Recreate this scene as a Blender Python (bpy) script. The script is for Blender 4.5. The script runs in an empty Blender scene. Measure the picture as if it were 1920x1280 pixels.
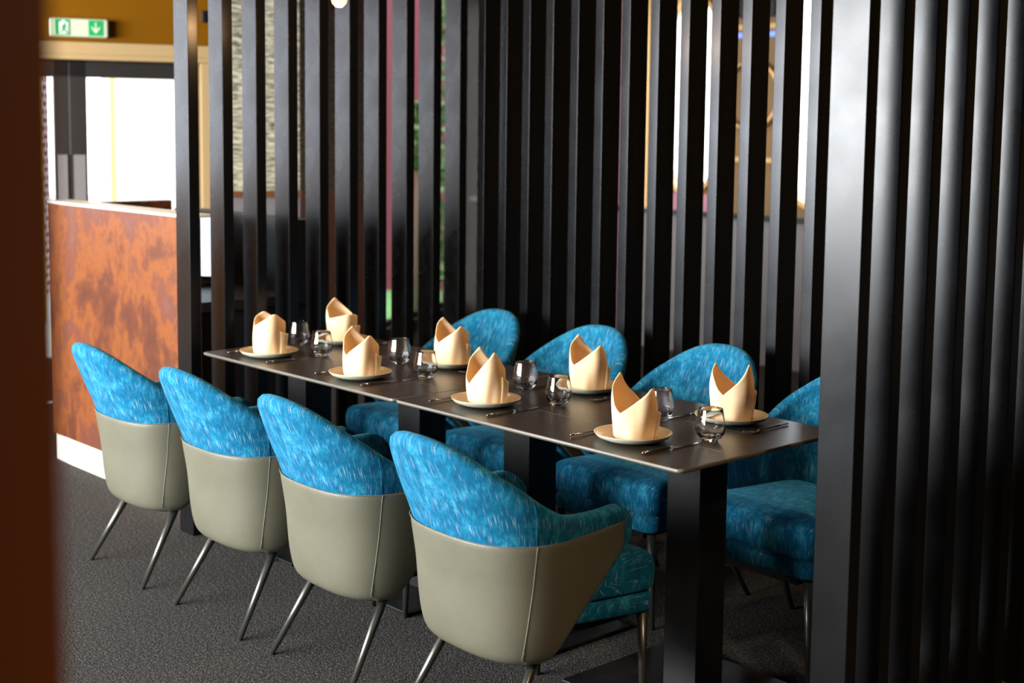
import bpy, math, random
from mathutils import Vector, Matrix
random.seed(7)
PI = math.pi
SC = bpy.context.scene
COL = SC.collection

# ---------------------------------------------------------------- camera
FPX, PPY = 2598.9, 511.7
YAW, PIT, ROL = math.radians(47.548), math.radians(5.962), math.radians(-0.6663)
CAM = Vector((2.2273, -2.6206, 1.6))
fw = Vector((-math.sin(YAW)*math.cos(PIT), math.cos(YAW)*math.cos(PIT), -math.sin(PIT)))
r0 = Vector((math.cos(YAW), math.sin(YAW), 0.0))
d0 = fw.cross(r0)
rt = math.cos(ROL)*r0 + math.sin(ROL)*d0
dn = -math.sin(ROL)*r0 + math.cos(ROL)*d0
cd = bpy.data.cameras.new('camera')
cam = bpy.data.objects.new('camera', cd); COL.objects.link(cam)
cam.matrix_world = Matrix(((rt.x, -dn.x, -fw.x, CAM.x), (rt.y, -dn.y, -fw.y, CAM.y), (rt.z, -dn.z, -fw.z, CAM.z), (0, 0, 0, 1)))
cd.sensor_width = 36.0
cd.lens = FPX/1920*36
cd.shift_y = (PPY-640)/1920
cd.clip_start = 0.05
cd.dof.use_dof = True
cd.dof.focus_distance = 4.0
cd.dof.aperture_fstop = 2.5
SC.camera = cam

# ---------------------------------------------------------------- world, lights, exposure
SC.view_settings.view_transform = 'Standard'
SC.view_settings.look = 'None'
SC.view_settings.gamma = 1.0
SC.view_settings.use_curve_mapping = False
SC.view_settings.exposure = 0.3
SC.cycles.use_denoising = True
SC.cycles.max_bounces = 8
SC.cycles.caustics_reflective = False
SC.cycles.caustics_refractive = False
SC.cycles.sample_clamp_indirect = 6.0
W = bpy.data.worlds.new('World'); SC.world = W
W.use_nodes = True
bg = W.node_tree.nodes['Background']
bg.inputs['Color'].default_value = (0.86, 0.93, 1.0, 1)
bg.inputs['Strength'].default_value = 5.0

def area(name, loc, target, sx, sy, power, color):
    l = bpy.data.lights.new(name, 'AREA'); l.shape = 'RECTANGLE'; l.size = sx; l.size_y = sy
    l.energy = power; l.color = color
    o = bpy.data.objects.new(name, l); COL.objects.link(o); o.location = loc
    o.rotation_euler = (Vector(target)-Vector(loc)).to_track_quat('-Z', 'Y').to_euler()
    return o
# daylight entering by the tall windows of the front wall and of the left wall
WIN_F = [(-7.1, -5.0), (-4.9, -2.8), (-2.7, -0.6)]     # x ranges of the front windows
for i, (xa, xb) in enumerate(WIN_F):
    area('window_daylight', ((xa+xb)/2, -5.42, 1.85), ((xa+xb)/2, 0, 1.35), xb-xa, 1.7, [230, 560, 450][i], [(0.8, 0.86, 1.0), (0.95, 0.98, 1.0), (0.96, 0.99, 1.0)][i])

def fill_spot(loc, power, color=(1.0, 0.7, 0.42)):
    l = bpy.data.lights.new('fill_downlight', 'SPOT'); l.energy = power; l.color = color; l.spot_size = math.radians(120); l.spot_blend = 0.6; l.shadow_soft_size = 0.06
    o = bpy.data.objects.new('fill_downlight', l); COL.objects.link(o); o.location = loc
for p_, e_ in (((2.4, -0.9, 3.05), 190), ((-4.2, 0.0, 3.05), 50), ((-3.2, 3.6, 3.05), 60), ((-0.2, 0.75, 3.05), 35), ((-1.5, 0.75, 3.05), 35)):  # unseen spots; the near one and the table ones added as warm fill
    fill_spot(p_, e_)

# ---------------------------------------------------------------- materials
def mat(name, color=(0.5, 0.5, 0.5), rough=0.5, metal=0.0, **kw):
    m = bpy.data.materials.new(name); m.use_nodes = True
    b = m.node_tree.nodes['Principled BSDF']
    b.inputs['Base Color'].default_value = (*color, 1)
    b.inputs['Roughness'].default_value = rough
    b.inputs['Metallic'].default_value = metal
    for k, v in kw.items():
        b.inputs[k.replace('_', ' ')].default_value = v
    return m
def nd(m, t, **kw):
    n = m.node_tree.nodes.new(t)
    for k, v in kw.items(): setattr(n, k, v)
    return n
def lk(m, a, b): m.node_tree.links.new(a, b)
def noise_color(m, stops, scale=5.0, stretch=(1, 1, 1), detail=6.0, rough=0.6, bump=0.0, bump_scale=None, dist=0.0, coord='Object'):
    b = m.node_tree.nodes['Principled BSDF']
    tc = nd(m, 'ShaderNodeTexCoord'); mp = nd(m, 'ShaderNodeMapping')
    mp.inputs['Scale'].default_value = stretch
    lk(m, tc.outputs[coord], mp.inputs['Vector'])
    n = nd(m, 'ShaderNodeTexNoise'); n.inputs['Scale'].default_value = scale
    n.inputs['Detail'].default_value = detail; n.inputs['Roughness'].default_value = rough
    n.inputs['Distortion'].default_value = dist
    lk(m, mp.outputs['Vector'], n.inputs['Vector'])
    r = nd(m, 'ShaderNodeValToRGB'); e = r.color_ramp.elements
    e[0].position, e[0].color = stops[0][0], (*stops[0][1], 1)
    e[1].position, e[1].color = stops[-1][0], (*stops[-1][1], 1)
    for p, c in stops[1:-1]:
        x = e.new(p); x.color = (*c, 1)
    lk(m, n.outputs['Fac'], r.inputs['Fac']); lk(m, r.outputs['Color'], b.inputs['Base Color'])
    if bump:
        bn = nd(m, 'ShaderNodeBump'); bn.inputs['Strength'].default_value = bump; bn.inputs['Distance'].default_value = 0.01
        n2 = nd(m, 'ShaderNodeTexNoise'); n2.inputs['Scale'].default_value = bump_scale or scale; n2.inputs['Detail'].default_value = 4
        lk(m, mp.outputs['Vector'], n2.inputs['Vector']); lk(m, n2.outputs['Fac'], bn.inputs['Height'])
        lk(m, bn.outputs['Normal'], b.inputs['Normal'])
    return m, r, mp

M = {}
# blue slub fabric: mottled turquoise with short pale threads
def fabric(name, a, b_, c_):
    m = mat(name, rough=0.85, Sheen_Weight=0.18, Sheen_Roughness=0.4, Specular_IOR_Level=0.2)
    m.node_tree.nodes['Principled BSDF'].inputs['Sheen Tint'].default_value = (0.25, 0.75, 1, 1)
    m, r, mp = noise_color(m, [(0.3, a), (0.52, b_), (0.72, c_)], scale=24, stretch=(1, 1, 0.6), detail=9, rough=0.8)
    b = m.node_tree.nodes['Principled BSDF']
    tc = nd(m, 'ShaderNodeTexCoord'); m2 = nd(m, 'ShaderNodeMapping'); m2.inputs['Scale'].default_value = (1, 0.045, 1)
    lk(m, tc.outputs['UV'], m2.inputs['Vector'])
    n = nd(m, 'ShaderNodeTexNoise'); n.inputs['Scale'].default_value = 420; n.inputs['Detail'].default_value = 2
    lk(m, m2.outputs['Vector'], n.inputs['Vector'])
    rr = nd(m, 'ShaderNodeValToRGB'); rr.color_ramp.elements[0].position = 0.6; rr.color_ramp.elements[1].position = 0.7
    lk(m, n.outputs['Fac'], rr.inputs['Fac'])
    mx = nd(m, 'ShaderNodeMix', data_type='RGBA'); mx.inputs[7].default_value = (0.42, 0.62, 0.72, 1)
    ml = nd(m, 'ShaderNodeMath', operation='MULTIPLY'); ml.inputs[1].default_value = 0.55
    lk(m, rr.outputs['Color'], ml.inputs[0]); lk(m, ml.outputs[0], mx.inputs[0])
    lk(m, r.outputs['Color'], mx.inputs[6]); lk(m, mx.outputs[2], b.inputs['Base Color'])
    w = nd(m, 'ShaderNodeTexNoise'); w.inputs['Scale'].default_value = 420
    lk(m, tc.outputs['Object'], w.inputs['Vector'])
    bn = nd(m, 'ShaderNodeBump'); bn.inputs['Strength'].default_value = 0.25; bn.inputs['Distance'].default_value = 0.002
    lk(m, w.outputs['Fac'], bn.inputs['Height']); lk(m, bn.outputs['Normal'], b.inputs['Normal'])
    return m
M['fabric'] = fabric('blue_fabric', (0.0, 0.045, 0.105), (0.0, 0.13, 0.25), (0.05, 0.36, 0.52))
M['leather'], _, _ = noise_color(mat('grey_leather', rough=0.42), [(0.35, (0.116, 0.108, 0.074)), (0.7, (0.142, 0.134, 0.094))], scale=4, bump=0.08, bump_scale=260)
M['thread'] = mat('seam_thread', (0.2, 0.19, 0.15), 0.7)
M['leg'] = mat('dark_metal_leg', (0.14, 0.14, 0.12), 0.32, 0.85)
# the posts: black powder-coated steel with scuffs
m = mat('black_post', rough=0.3)
m, _, _ = noise_color(m, [(0.3, (0.003, 0.003, 0.0035)), (0.75, (0.009, 0.009, 0.0095))], scale=3, stretch=(1, 1, 0.25), detail=8)
b = m.node_tree.nodes['Principled BSDF']; b.inputs['Specular IOR Level'].default_value = 0.27
b.inputs['Metallic'].default_value = 0.0
tc = nd(m, 'ShaderNodeTexCoord'); n = nd(m, 'ShaderNodeTexNoise'); n.inputs['Scale'].default_value = 7; n.inputs['Detail'].default_value = 7
lk(m, tc.outputs['Object'], n.inputs['Vector'])
mr = nd(m, 'ShaderNodeMapRange'); mr.inputs['To Min'].default_value = 0.2; mr.inputs['To Max'].default_value = 0.36
lk(m, n.outputs['Fac'], mr.inputs['Value']); lk(m, mr.outputs['Result'], b.inputs['Roughness'])
M['post'] = m
M['table'], _, _ = noise_color(mat('dark_stone_table', rough=0.33, Specular_IOR_Level=0.6), [(0.3, (0.024, 0.017, 0.013)), (0.7, (0.04, 0.03, 0.023))], scale=6, detail=7)
M['lit_table_edge'] = mat('lit_table_edge', (0.14, 0.122, 0.095), 0.4)  # paler than the top: light caught along the edge is in the colour
M['groove'] = mat('table_inlay_line', (0.07, 0.06, 0.052), 0.4)
M['column'], _, _ = noise_color(mat('black_steel', rough=0.42, Specular_IOR_Level=0.3), [(0.3, (0.003, 0.003, 0.003)), (0.8, (0.016, 0.015, 0.014))], scale=9, detail=9)
M['napkin'], _, _ = noise_color(mat('peach_napkin', rough=0.75, Sheen_Weight=0.3, Subsurface_Weight=0.3, Subsurface_Radius=(0.02, 0.01, 0.004), Subsurface_Scale=0.5), [(0.3, (0.95, 0.62, 0.34)), (0.7, (0.97, 0.67, 0.4))], scale=40, bump=0.05, bump_scale=500)
M['napkin_hem'] = mat('napkin_hem', (0.62, 0.32, 0.15), 0.8)
M['plate'] = mat('stone_glaze_plate', (0.62, 0.5, 0.34), 0.22)
M['plate_out'] = mat('plate_outer_glaze', (0.66, 0.66, 0.5), 0.3)
g = bpy.data.materials.new('clear_glass'); g.use_nodes = True
b = g.node_tree.nodes['Principled BSDF']; b.inputs['Transmission Weight'].default_value = 1; b.inputs['Roughness'].default_value = 0.0
b.inputs['IOR'].default_value = 1.46; b.inputs['Base Color'].default_value = (0.97, 0.98, 1, 1)
M['glass'] = g
M['steel'] = mat('polished_steel', (0.5, 0.47, 0.43), 0.16, 1.0)
M['carpet'], _, _ = noise_color(mat('charcoal_carpet', rough=0.95, Specular_IOR_Level=0.1), [(0.36, (0.012, 0.012, 0.012)), (0.5, (0.042, 0.039, 0.036)), (0.64, (0.16, 0.145, 0.13))], scale=95, stretch=(1, 1, 1), detail=5, rough=0.9, bump=0.9, bump_scale=160)
M['copper'], _, _ = noise_color(mat('rusted_copper', rough=0.42, metal=0.25), [(0.3, (0.05, 0.014, 0.008)), (0.43, (0.12, 0.034, 0.016)), (0.5, (0.24, 0.07, 0.016)), (0.56, (0.14, 0.042, 0.024)), (0.72, (0.18, 0.09, 0.07))], scale=2.6, stretch=(1, 1, 0.8), detail=12, rough=0.7, dist=0.2)
M['cream'] = mat('cream_paint', (0.46, 0.31, 0.14), 0.5)
M['kick'] = mat('pale_plinth', (0.8, 0.74, 0.62), 0.4)
M['ochre'], _, _ = noise_color(mat('ochre_wall', rough=0.8, Specular_IOR_Level=0.1), [(0.3, (0.17, 0.062, 0.0)), (0.7, (0.2, 0.074, 0.0))], scale=2)
M['ochre2'] = mat('gold_brown_wall', (0.2, 0.11, 0.03), 0.6)
M['darkwall'] = mat('dark_brown_wall', (0.03, 0.018, 0.01), 0.7)
M['ceil'] = mat('dark_ceiling', (0.05, 0.04, 0.032), 0.8)
M['greywall'] = mat('grey_wainscot', (0.2, 0.18, 0.17), 0.6)
M['doorframe'] = mat('dark_door_frame', (0.02, 0.016, 0.014), 0.45)
M['pane'] = mat('window_pane', (1, 1, 1), 0.0, Transmission_Weight=1.0, IOR=1.02)
M['brown'], _, _ = noise_color(mat('red_brown_wood', rough=0.5), [(0.3, (0.1, 0.022, 0.003)), (0.7, (0.13, 0.032, 0.005))], scale=3, stretch=(4, 4, 0.3))
M['wood'], _, _ = noise_color(mat('walnut_panel', rough=0.45), [(0.3, (0.12, 0.045, 0.018)), (0.7, (0.2, 0.08, 0.035))], scale=4, stretch=(4, 4, 0.3))
M['gold'] = mat('brass_trim', (0.85, 0.5, 0.2), 0.35, 0.7)
M['white'] = mat('white_plastic', (0.8, 0.8, 0.74), 0.4)
M['black'] = mat('black_plastic', (0.01, 0.01, 0.011), 0.4)
M['green'] = mat('sign_green', (0.0, 0.35, 0.09), 0.4)
M['red'] = mat('outside_red_wall', (0.1, 0.014, 0.022), 0.8)
M['pink'] = mat('dusty_pink_paint', (0.5, 0.2, 0.27), 0.6); M['pinklit'] = mat('bright_pink_paint', (0.55, 0.16, 0.3), 0.6)
M['leaf'], _, _ = noise_color(mat('shrub_leaves', rough=0.6), [(0.35, (0.01, 0.06, 0.005)), (0.5, (0.05, 0.16, 0.02)), (0.65, (0.3, 0.32, 0.16))], scale=14)
M['lawn'] = mat('lawn', (0.08, 0.2, 0.05), 0.9)
M['yellow'] = mat('yellow_metal', (0.7, 0.45, 0.02), 0.5)
M['pale_timber'] = mat('pale_timber', (0.75, 0.55, 0.2), 0.7)
M['bark'] = mat('bark', (0.1, 0.06, 0.03), 0.9)
M['render'] = mat('pale_outside_wall', (0.8, 0.76, 0.68), 0.8)
M['pave'] = mat('outside_paving', (0.5, 0.48, 0.44), 0.9)
def emis(name, color, s):
    m = mat(name, color, 0.5); b = m.node_tree.nodes['Principled BSDF']
    b.inputs['Emission Color'].default_value = (*color, 1); b.inputs['Emission Strength'].default_value = s
    return m
M['bulb'] = emis('bulb_glow', (1.0, 0.42, 0.1), 4.5)
M['screen'] = emis('screen_glow', (0.72, 0.85, 1.0), 1.3)
M['signwhite'] = emis('sign_lit_white', (0.55, 0.6, 0.42), 0.15)
M['signgreen'] = emis('sign_lit_green', (0.0, 0.3, 0.08), 0.3)
M['led'] = emis('sign_led', (0.4, 1.0, 0.6), 4.0)
M['cyanled'] = emis('blue_strip', (0.15, 0.25, 1.0), 1.0)
# relief cladding: thin irregular horizontal ridges
def relief(name, c1, c2):
    m = mat(name, rough=0.6)
    m, r, mp = noise_color(m, [(0.38, c1), (0.62, c2)], scale=14, stretch=(1, 1, 7), detail=4, bump=1.0, bump_scale=14)
    return m
M['relief'] = relief('grey_relief', (0.09, 0.085, 0.06), (0.75, 0.68, 0.48))
M['relief_shaded'] = relief('shaded_relief', (0.012, 0.009, 0.006), (0.26, 0.21, 0.15))  # same cladding, shade of the turned wall put into a darker colour
# red brick with pale courses outside
m = mat('brick', rough=0.9); b = m.node_tree.nodes['Principled BSDF']
tc = nd(m, 'ShaderNodeTexCoord'); mp = nd(m, 'ShaderNodeMapping'); mp.inputs['Rotation'].default_value = (PI/2, 0, 0)
bt = nd(m, 'ShaderNodeTexBrick'); bt.inputs['Scale'].default_value = 3.0
bt.inputs['Color1'].default_value = (0.3, 0.06, 0.07, 1); bt.inputs['Color2'].default_value = (0.36, 0.08, 0.09, 1); bt.inputs['Mortar'].default_value = (0.8, 0.72, 0.72, 1); bt.inputs['Mortar Size'].default_value = 0.06
lk(m, tc.outputs['Object'], mp.inputs['Vector']); lk(m, mp.outputs['Vector'], bt.inputs['Vector']); lk(m, bt.outputs['Color'], b.inputs['Base Color'])
M['brick'] = m

# ---------------------------------------------------------------- mesh helpers
def mesh(name, verts, faces, m, parent=None, uv=None, smooth=False, bevel=0, seg=2, subsurf=0, loc=None, mats=None, fmats=None):
    me = bpy.data.meshes.new(name); me.from_pydata([tuple(v) for v in verts], [], faces); me.validate()
    for k in (mats or [m]): me.materials.append(k)
    if fmats:
        for p, k in zip(me.polygons, fmats): p.material_index = k
    if uv:
        lay = me.uv_layers.new(name='UVMap')
        for lp in me.loops: lay.data[lp.index].uv = uv[lp.vertex_index]
    import bmesh
    bm = bmesh.new(); bm.from_mesh(me); bmesh.ops.recalc_face_normals(bm, faces=bm.faces); bm.to_mesh(me); bm.free()
    o = bpy.data.objects.new(name, me); COL.objects.link(o)
    if smooth:
        for p in me.polygons: p.use_smooth = True
    if bevel:
        md = o.modifiers.new('bevel', 'BEVEL'); md.width = bevel; md.segments = seg; md.limit_method = 'ANGLE'; md.angle_limit = math.radians(40)
        if not smooth:
            for p in me.polygons: p.use_smooth = True
            me_auto = o.modifiers.new('wn', 'WEIGHTED_NORMAL'); me_auto.keep_sharp = True
    if subsurf:
        md = o.modifiers.new('sub', 'SUBSURF'); md.levels = subsurf; md.render_levels = subsurf
    if parent: o.parent = parent
    if loc is not None: o.location = loc
    return o
def box_vf(x0, x1, y0, y1, z0, z1, base=0):
    v = [(x0, y0, z0), (x1, y0, z0), (x1, y1, z0), (x0, y1, z0), (x0, y0, z1), (x1, y0, z1), (x1, y1, z1), (x0, y1, z1)]
    f = [(0, 3, 2, 1), (4, 5, 6, 7), (0, 1, 5, 4), (1, 2, 6, 5), (2, 3, 7, 6), (3, 0, 4, 7)]
    return v, [tuple(i+base for i in q) for q in f]
def box(name, x0, x1, y0, y1, z0, z1, m, parent=None, bevel=0.0, **kw):
    v, f = box_vf(x0, x1, y0, y1, z0, z1)
    return mesh(name, v, f, m, parent, bevel=bevel, **kw)
def boxes(name, lst, m, parent=None, bevel=0.0, **kw):
    V, Fc = [], []
    for b_ in lst:
        v, f = box_vf(*b_, base=len(V)); V += v; Fc += f
    return mesh(name, V, Fc, m, parent, bevel=bevel, **kw)
def tube_vf(pts, rad, n=12, base=0, cap=True, flat=1.0):
    pts = [Vector(p) for p in pts]; V = []; Fc = []
    if not isinstance(rad, (list, tuple)): rad = [rad]*len(pts)
    up = Vector((0, 0, 1))
    for i, p in enumerate(pts):
        t = (pts[min(i+1, len(pts)-1)]-pts[max(i-1, 0)]).normalized()
        a = t.cross(up)
        if a.length < 1e-3: a = t.cross(Vector((1, 0, 0)))
        a.normalize(); b_ = a.cross(t).normalized()
        for k in range(n):
            an = 2*PI*k/n
            V.append(p + rad[i]*(math.cos(an)*a + flat*math.sin(an)*b_))
    for i in range(len(pts)-1):
        for k in range(n):
            q = (i*n+k, i*n+(k+1) % n, (i+1)*n+(k+1) % n, (i+1)*n+k)
            Fc.append(tuple(base+j for j in q))
    if cap:
        Fc.append(tuple(base+j for j in range(n))[::-1]); Fc.append(tuple(base+(len(pts)-1)*n+j for j in range(n)))
    return V, Fc
def tube(name, pts, rad, m, parent=None, n=12, **kw):
    v, f = tube_vf(pts, rad, n)
    return mesh(name, v, f, m, parent, smooth=True, **kw)
def lathe(name, prof, m, parent=None, n=40, smooth=True, **kw):
    V, Fc = [], []
    for (r_, z) in prof:
        for k in range(n): V.append((r_*math.cos(2*PI*k/n), r_*math.sin(2*PI*k/n), z))
    for i in range(len(prof)-1):
        for k in range(n): Fc.append((i*n+k, i*n+(k+1) % n, (i+1)*n+(k+1) % n, (i+1)*n+k))
    if prof[0][0] > 1e-6: Fc.append(tuple(range(n))[::-1])
    if prof[-1][0] > 1e-6: Fc.append(tuple((len(prof)-1)*n+j for j in range(n)))
    return mesh(name, V, Fc, m, parent, smooth=smooth, **kw)
def tag(o, label, cat, group=None, kind=None):
    o['label'] = label; o['category'] = cat
    if group: o['group'] = group
    if kind: o['kind'] = kind
    return o
def thing(name, label, cat, loc=(0, 0, 0), rz=0, group=None):
    o = bpy.data.objects.new(name, None); COL.objects.link(o); o.empty_display_size = 0.1
    o.location = loc; o.rotation_euler = (0, 0, rz)
    return tag(o, label, cat, group)
def struct(o): o['kind'] = 'structure'; return o
def dup(o, loc=None, rz=None, label=None):
    def cp(s, par):
        c = s.copy(); COL.objects.link(c)
        if par: c.parent = par
        for ch in [x for x in s.children]: cp(ch, c)
        return c
    c = cp(o, None)
    if loc is not None: c.location = loc
    if rz is not None: c.rotation_euler = (0, 0, rz)
    if label: c['label'] = label
    return c
ORD = ['first', 'second', 'third', 'fourth', 'fifth', 'sixth', 'seventh', 'eighth', 'ninth', 'tenth', 'eleventh', 'twelfth', 'thirteenth', 'fourteenth', 'fifteenth', 'sixteenth']

# ---------------------------------------------------------------- room shell
CEIL = 3.1
YF, YB, XR_, XL_ = -5.5, 5.0, 4.6, -7.6
def prism(name, P, z0, z1, m):
    N = len(P); V = [(x, y, z0) for x, y in P]+[(x, y, z1) for x, y in P]
    return mesh(name, V, [tuple(range(N))[::-1], tuple(range(N, 2*N))]+[(k, (k+1) % N, N+(k+1) % N, N+k) for k in range(N)], m)
ROOM = [(-7.514, -5.5), (4.6, -5.5), (4.6, 5.0), (-6.75, 5.0), (-5.85, 3.43), (-4.856, 2.106)]
struct(prism('floor', ROOM, -0.12, 0.0, M['carpet']))
struct(prism('ceiling', [(-7.8, -5.7), (4.8, -5.7), (4.8, 5.2), (-6.9, 5.2), (-6.05, 3.43), (-5.05, 2.1)], CEIL, CEIL+0.15, M['ceil']))
def wall_with_holes(name, a, b_, z0, z1, holes, m, thick, frame, bevel=0):
    """wall in a local frame: s along, n thickness; holes = (s0,s1,z0,z1)"""
    O, ex, ny = frame
    hs = sorted(holes); segs = []; s = a
    for (h0, h1, hz0, hz1) in hs:
        if h0 > s: segs.append((s, h0, z0, z1))
        if hz0 > z0: segs.append((h0, h1, z0, hz0))
        if hz1 < z1: segs.append((h0, h1, hz1, z1))
        s = h1
    if s < b_: segs.append((s, b_, z0, z1))
    V, Fc = [], []
    for (s0, s1, q0, q1) in segs:
        v, f = box_vf(s0, s1, 0, thick, q0, q1, base=len(V)); V += v; Fc += f
    V = [O + ex*v[0] + ny*v[1] + Vector((0, 0, v[2])) for v in V]
    return mesh(name, V, Fc, m)
X_, Y_, Z_ = Vector((1, 0, 0)), Vector((0, 1, 0)), Vector((0, 0, 1))
FR_F = (Vector((0, YF, 0)), X_, -Y_)
WF_Z = (0.95, 2.75)
struct(wall_with_holes('wall_front', XL_, XR_, 0, CEIL, [(xa, xb, *WF_Z) for xa, xb in WIN_F], M['darkwall'], 0.2, FR_F))
struct(box('wall_right', XR_, XR_+0.2, YF, YB, 0, CEIL, M['darkwall']))
for i, (xa, xb) in enumerate(WIN_F):
    o = struct(boxes('window_%d' % (i+1), [(xa, xb, YF-0.12, YF-0.06, WF_Z[0], WF_Z[0]+0.05), (xa, xb, YF-0.12, YF-0.06, WF_Z[1]-0.05, WF_Z[1]), (xa, xa+0.05, YF-0.12, YF-0.06, WF_Z[0], WF_Z[1]), (xb-0.05, xb, YF-0.12, YF-0.06, WF_Z[0], WF_Z[1])], M['doorframe']))
    box('window_pane', xa+0.05, xb-0.05, YF-0.1, YF-0.09, WF_Z[0]+0.05, WF_Z[1]-0.05, M['pane'], o)

# door wall, turned a little from the table's end; s runs along it
DP = Vector((-5.229, 1.039, 0)); DE = Vector((0.33, 0.944, 0)).normalized(); DN = Vector((-DE.y, DE.x, 0))   # DN points outside
FR_D = (DP, DE, DN)
WZ0, WZ1 = 0.0, 1.955
struct(wall_with_holes('wall_left', -6.95, 0.72, 0, CEIL, [(-4.4, -2.2, 1.15, 2.7), (-1.0, 0.535, 0.0, WZ1)], M['ochre'], 0.22, FR_D))
area('door_side_daylight', DP+DE*(-3.3)-DN*0.05+Z_*1.92, DP+DE*(-3.3)-DN*4+Z_*1.2, 2.1, 1.5, 30, (0.82, 0.86, 1.0))
def dbox(name, lst, m, parent=None, bevel=0):
    V, Fc = [], []
    for (s0, s1, n0, n1, q0, q1) in lst:
        v, f = box_vf(s0, s1, n0, n1, q0, q1, base=len(V)); V += v; Fc += f
    V = [DP + DE*v[0] + DN*v[1] + Z_*v[2] for v in V]
    return mesh(name, V, Fc, m, parent, bevel=bevel)
struct(dbox('trim_1', [(-1.12, 0.6, -0.035, 0.0, WZ1, 2.055), (-1.12, 0.6, -0.05, 0.0, 1.955, 1.985), (0.535, 0.6, -0.035, 0.22, 0, WZ1), (-1.12, -1.0, -0.035, 0.22, 0, WZ1)], M['cream'], bevel=0.004))
w4 = struct(dbox('window_4', [(-4.4, -2.2, 0.05, 0.1, 1.15, 1.21), (-4.4, -2.2, 0.05, 0.1, 2.64, 2.7), (-4.4, -4.34, 0.05, 0.1, 1.15, 2.7), (-2.26, -2.2, 0.05, 0.1, 1.15, 2.7), (-3.33, -3.27, 0.05, 0.1, 1.15, 2.7)], M['doorframe']))
dbox('window_pane', [(-4.34, -2.26, 0.07, 0.08, 1.21, 2.64)], M['pane'], w4)
# pair of glazed doors
d1 = struct(dbox('door_1', [(-0.1945, 0.535, 0.06, 0.11, 1.86, WZ1), (-0.1945, -0.095, 0.06, 0.11, 0, WZ1), (0.49, 0.535, 0.06, 0.11, 0, WZ1), (-0.1945, 0.535, 0.06, 0.11, 0, 0.25)], M['doorframe'], bevel=0.004))
dbox('door_pane', [(-0.095, 0.49, 0.08, 0.085, 0.25, 1.86)], M['pane'], d1)
dbox('push_plate', [(-0.175, -0.11, 0.045, 0.06, 0.9, 1.42)], M['greywall'], d1)
d2 = struct(dbox('door_2', [(-1.0, -0.195, 0.06, 0.11, 1.86, WZ1), (-0.28, -0.195, 0.06, 0.11, 0, WZ1), (-1.0, -0.92, 0.06, 0.11, 0, WZ1), (-1.0, -0.195, 0.06, 0.11, 0, 0.25)], M['doorframe'], bevel=0.004))
dbox('door_pane', [(-0.92, -0.28, 0.08, 0.085, 0.25, 1.86)], M['pane'], d2)
dbox('push_plate', [(-0.265, -0.21, 0.045, 0.06, 0.9, 1.42)], M['greywall'], d2)
# relief-clad walls behind the reception
E1 = DP+DE*1.13; E2 = Vector((-5.85, 3.43, 0)); E3 = Vector((-6.75, 5.0, 0))
def vwall(name, a, b_, z0, z1, m, thick=0.1):
    e = (b_-a).normalized(); nn = Vector((-e.y, e.x, 0))*thick
    V = [a, b_, b_+nn, a+nn]; V = [Vector((v.x, v.y, z0)) for v in V] + [Vector((v.x, v.y, z1)) for v in V]
    return mesh(name, V, [(0, 3, 2, 1), (4, 5, 6, 7), (0, 1, 5, 4), (1, 2, 6, 5), (2, 3, 7, 6), (3, 0, 4, 7)], m)
S1 = DP+DE*0.722
struct(vwall('wall_partition', S1, E1, 1.2, CEIL, M['relief']))
struct(vwall('wall_partition', S1, E1, 0, 1.2, M['greywall']))
struct(vwall('wall_reception', E1, E2, 1.2, CEIL, M['relief_shaded']))
struct(vwall('wall_reception', E1, E2, 0, 1.2, M['wood']))
struct(vwall('trim_2', S1-DN*0.02, E1-DN*0.02, 1.17, 1.21, M['wood'], 0.02))
# back wall with openings
PILL = [(-4.43, -4.03, 1.17, 2.52), (-3.37, -2.95, 1.12, 2.65)]
BW = (-7.95, -6.75, 0.15, 2.6)
FR_B = (Vector((0, YB, 0)), X_, Y_)
struct(wall_with_holes('wall_back', -5.05, XR_, 1.0, CEIL, [(a+0.01, b_-0.01, c+0.01, d-0.01) for a, b_, c, d in PILL], M['ochre2'], 0.04, FR_B))
struct(box('wall_back', -6.75, -5.05, YB, YB+0.2, 0, CEIL, M['darkwall']))
struct(wall_with_holes('wall_back', -5.05, XR_, 0.0, 1.0, [], M['greywall'], 0.2, FR_B))
struct(box('trim_3', -6.6, XR_, YB-0.03, YB, 0.99, 1.03, M['black']))
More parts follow.
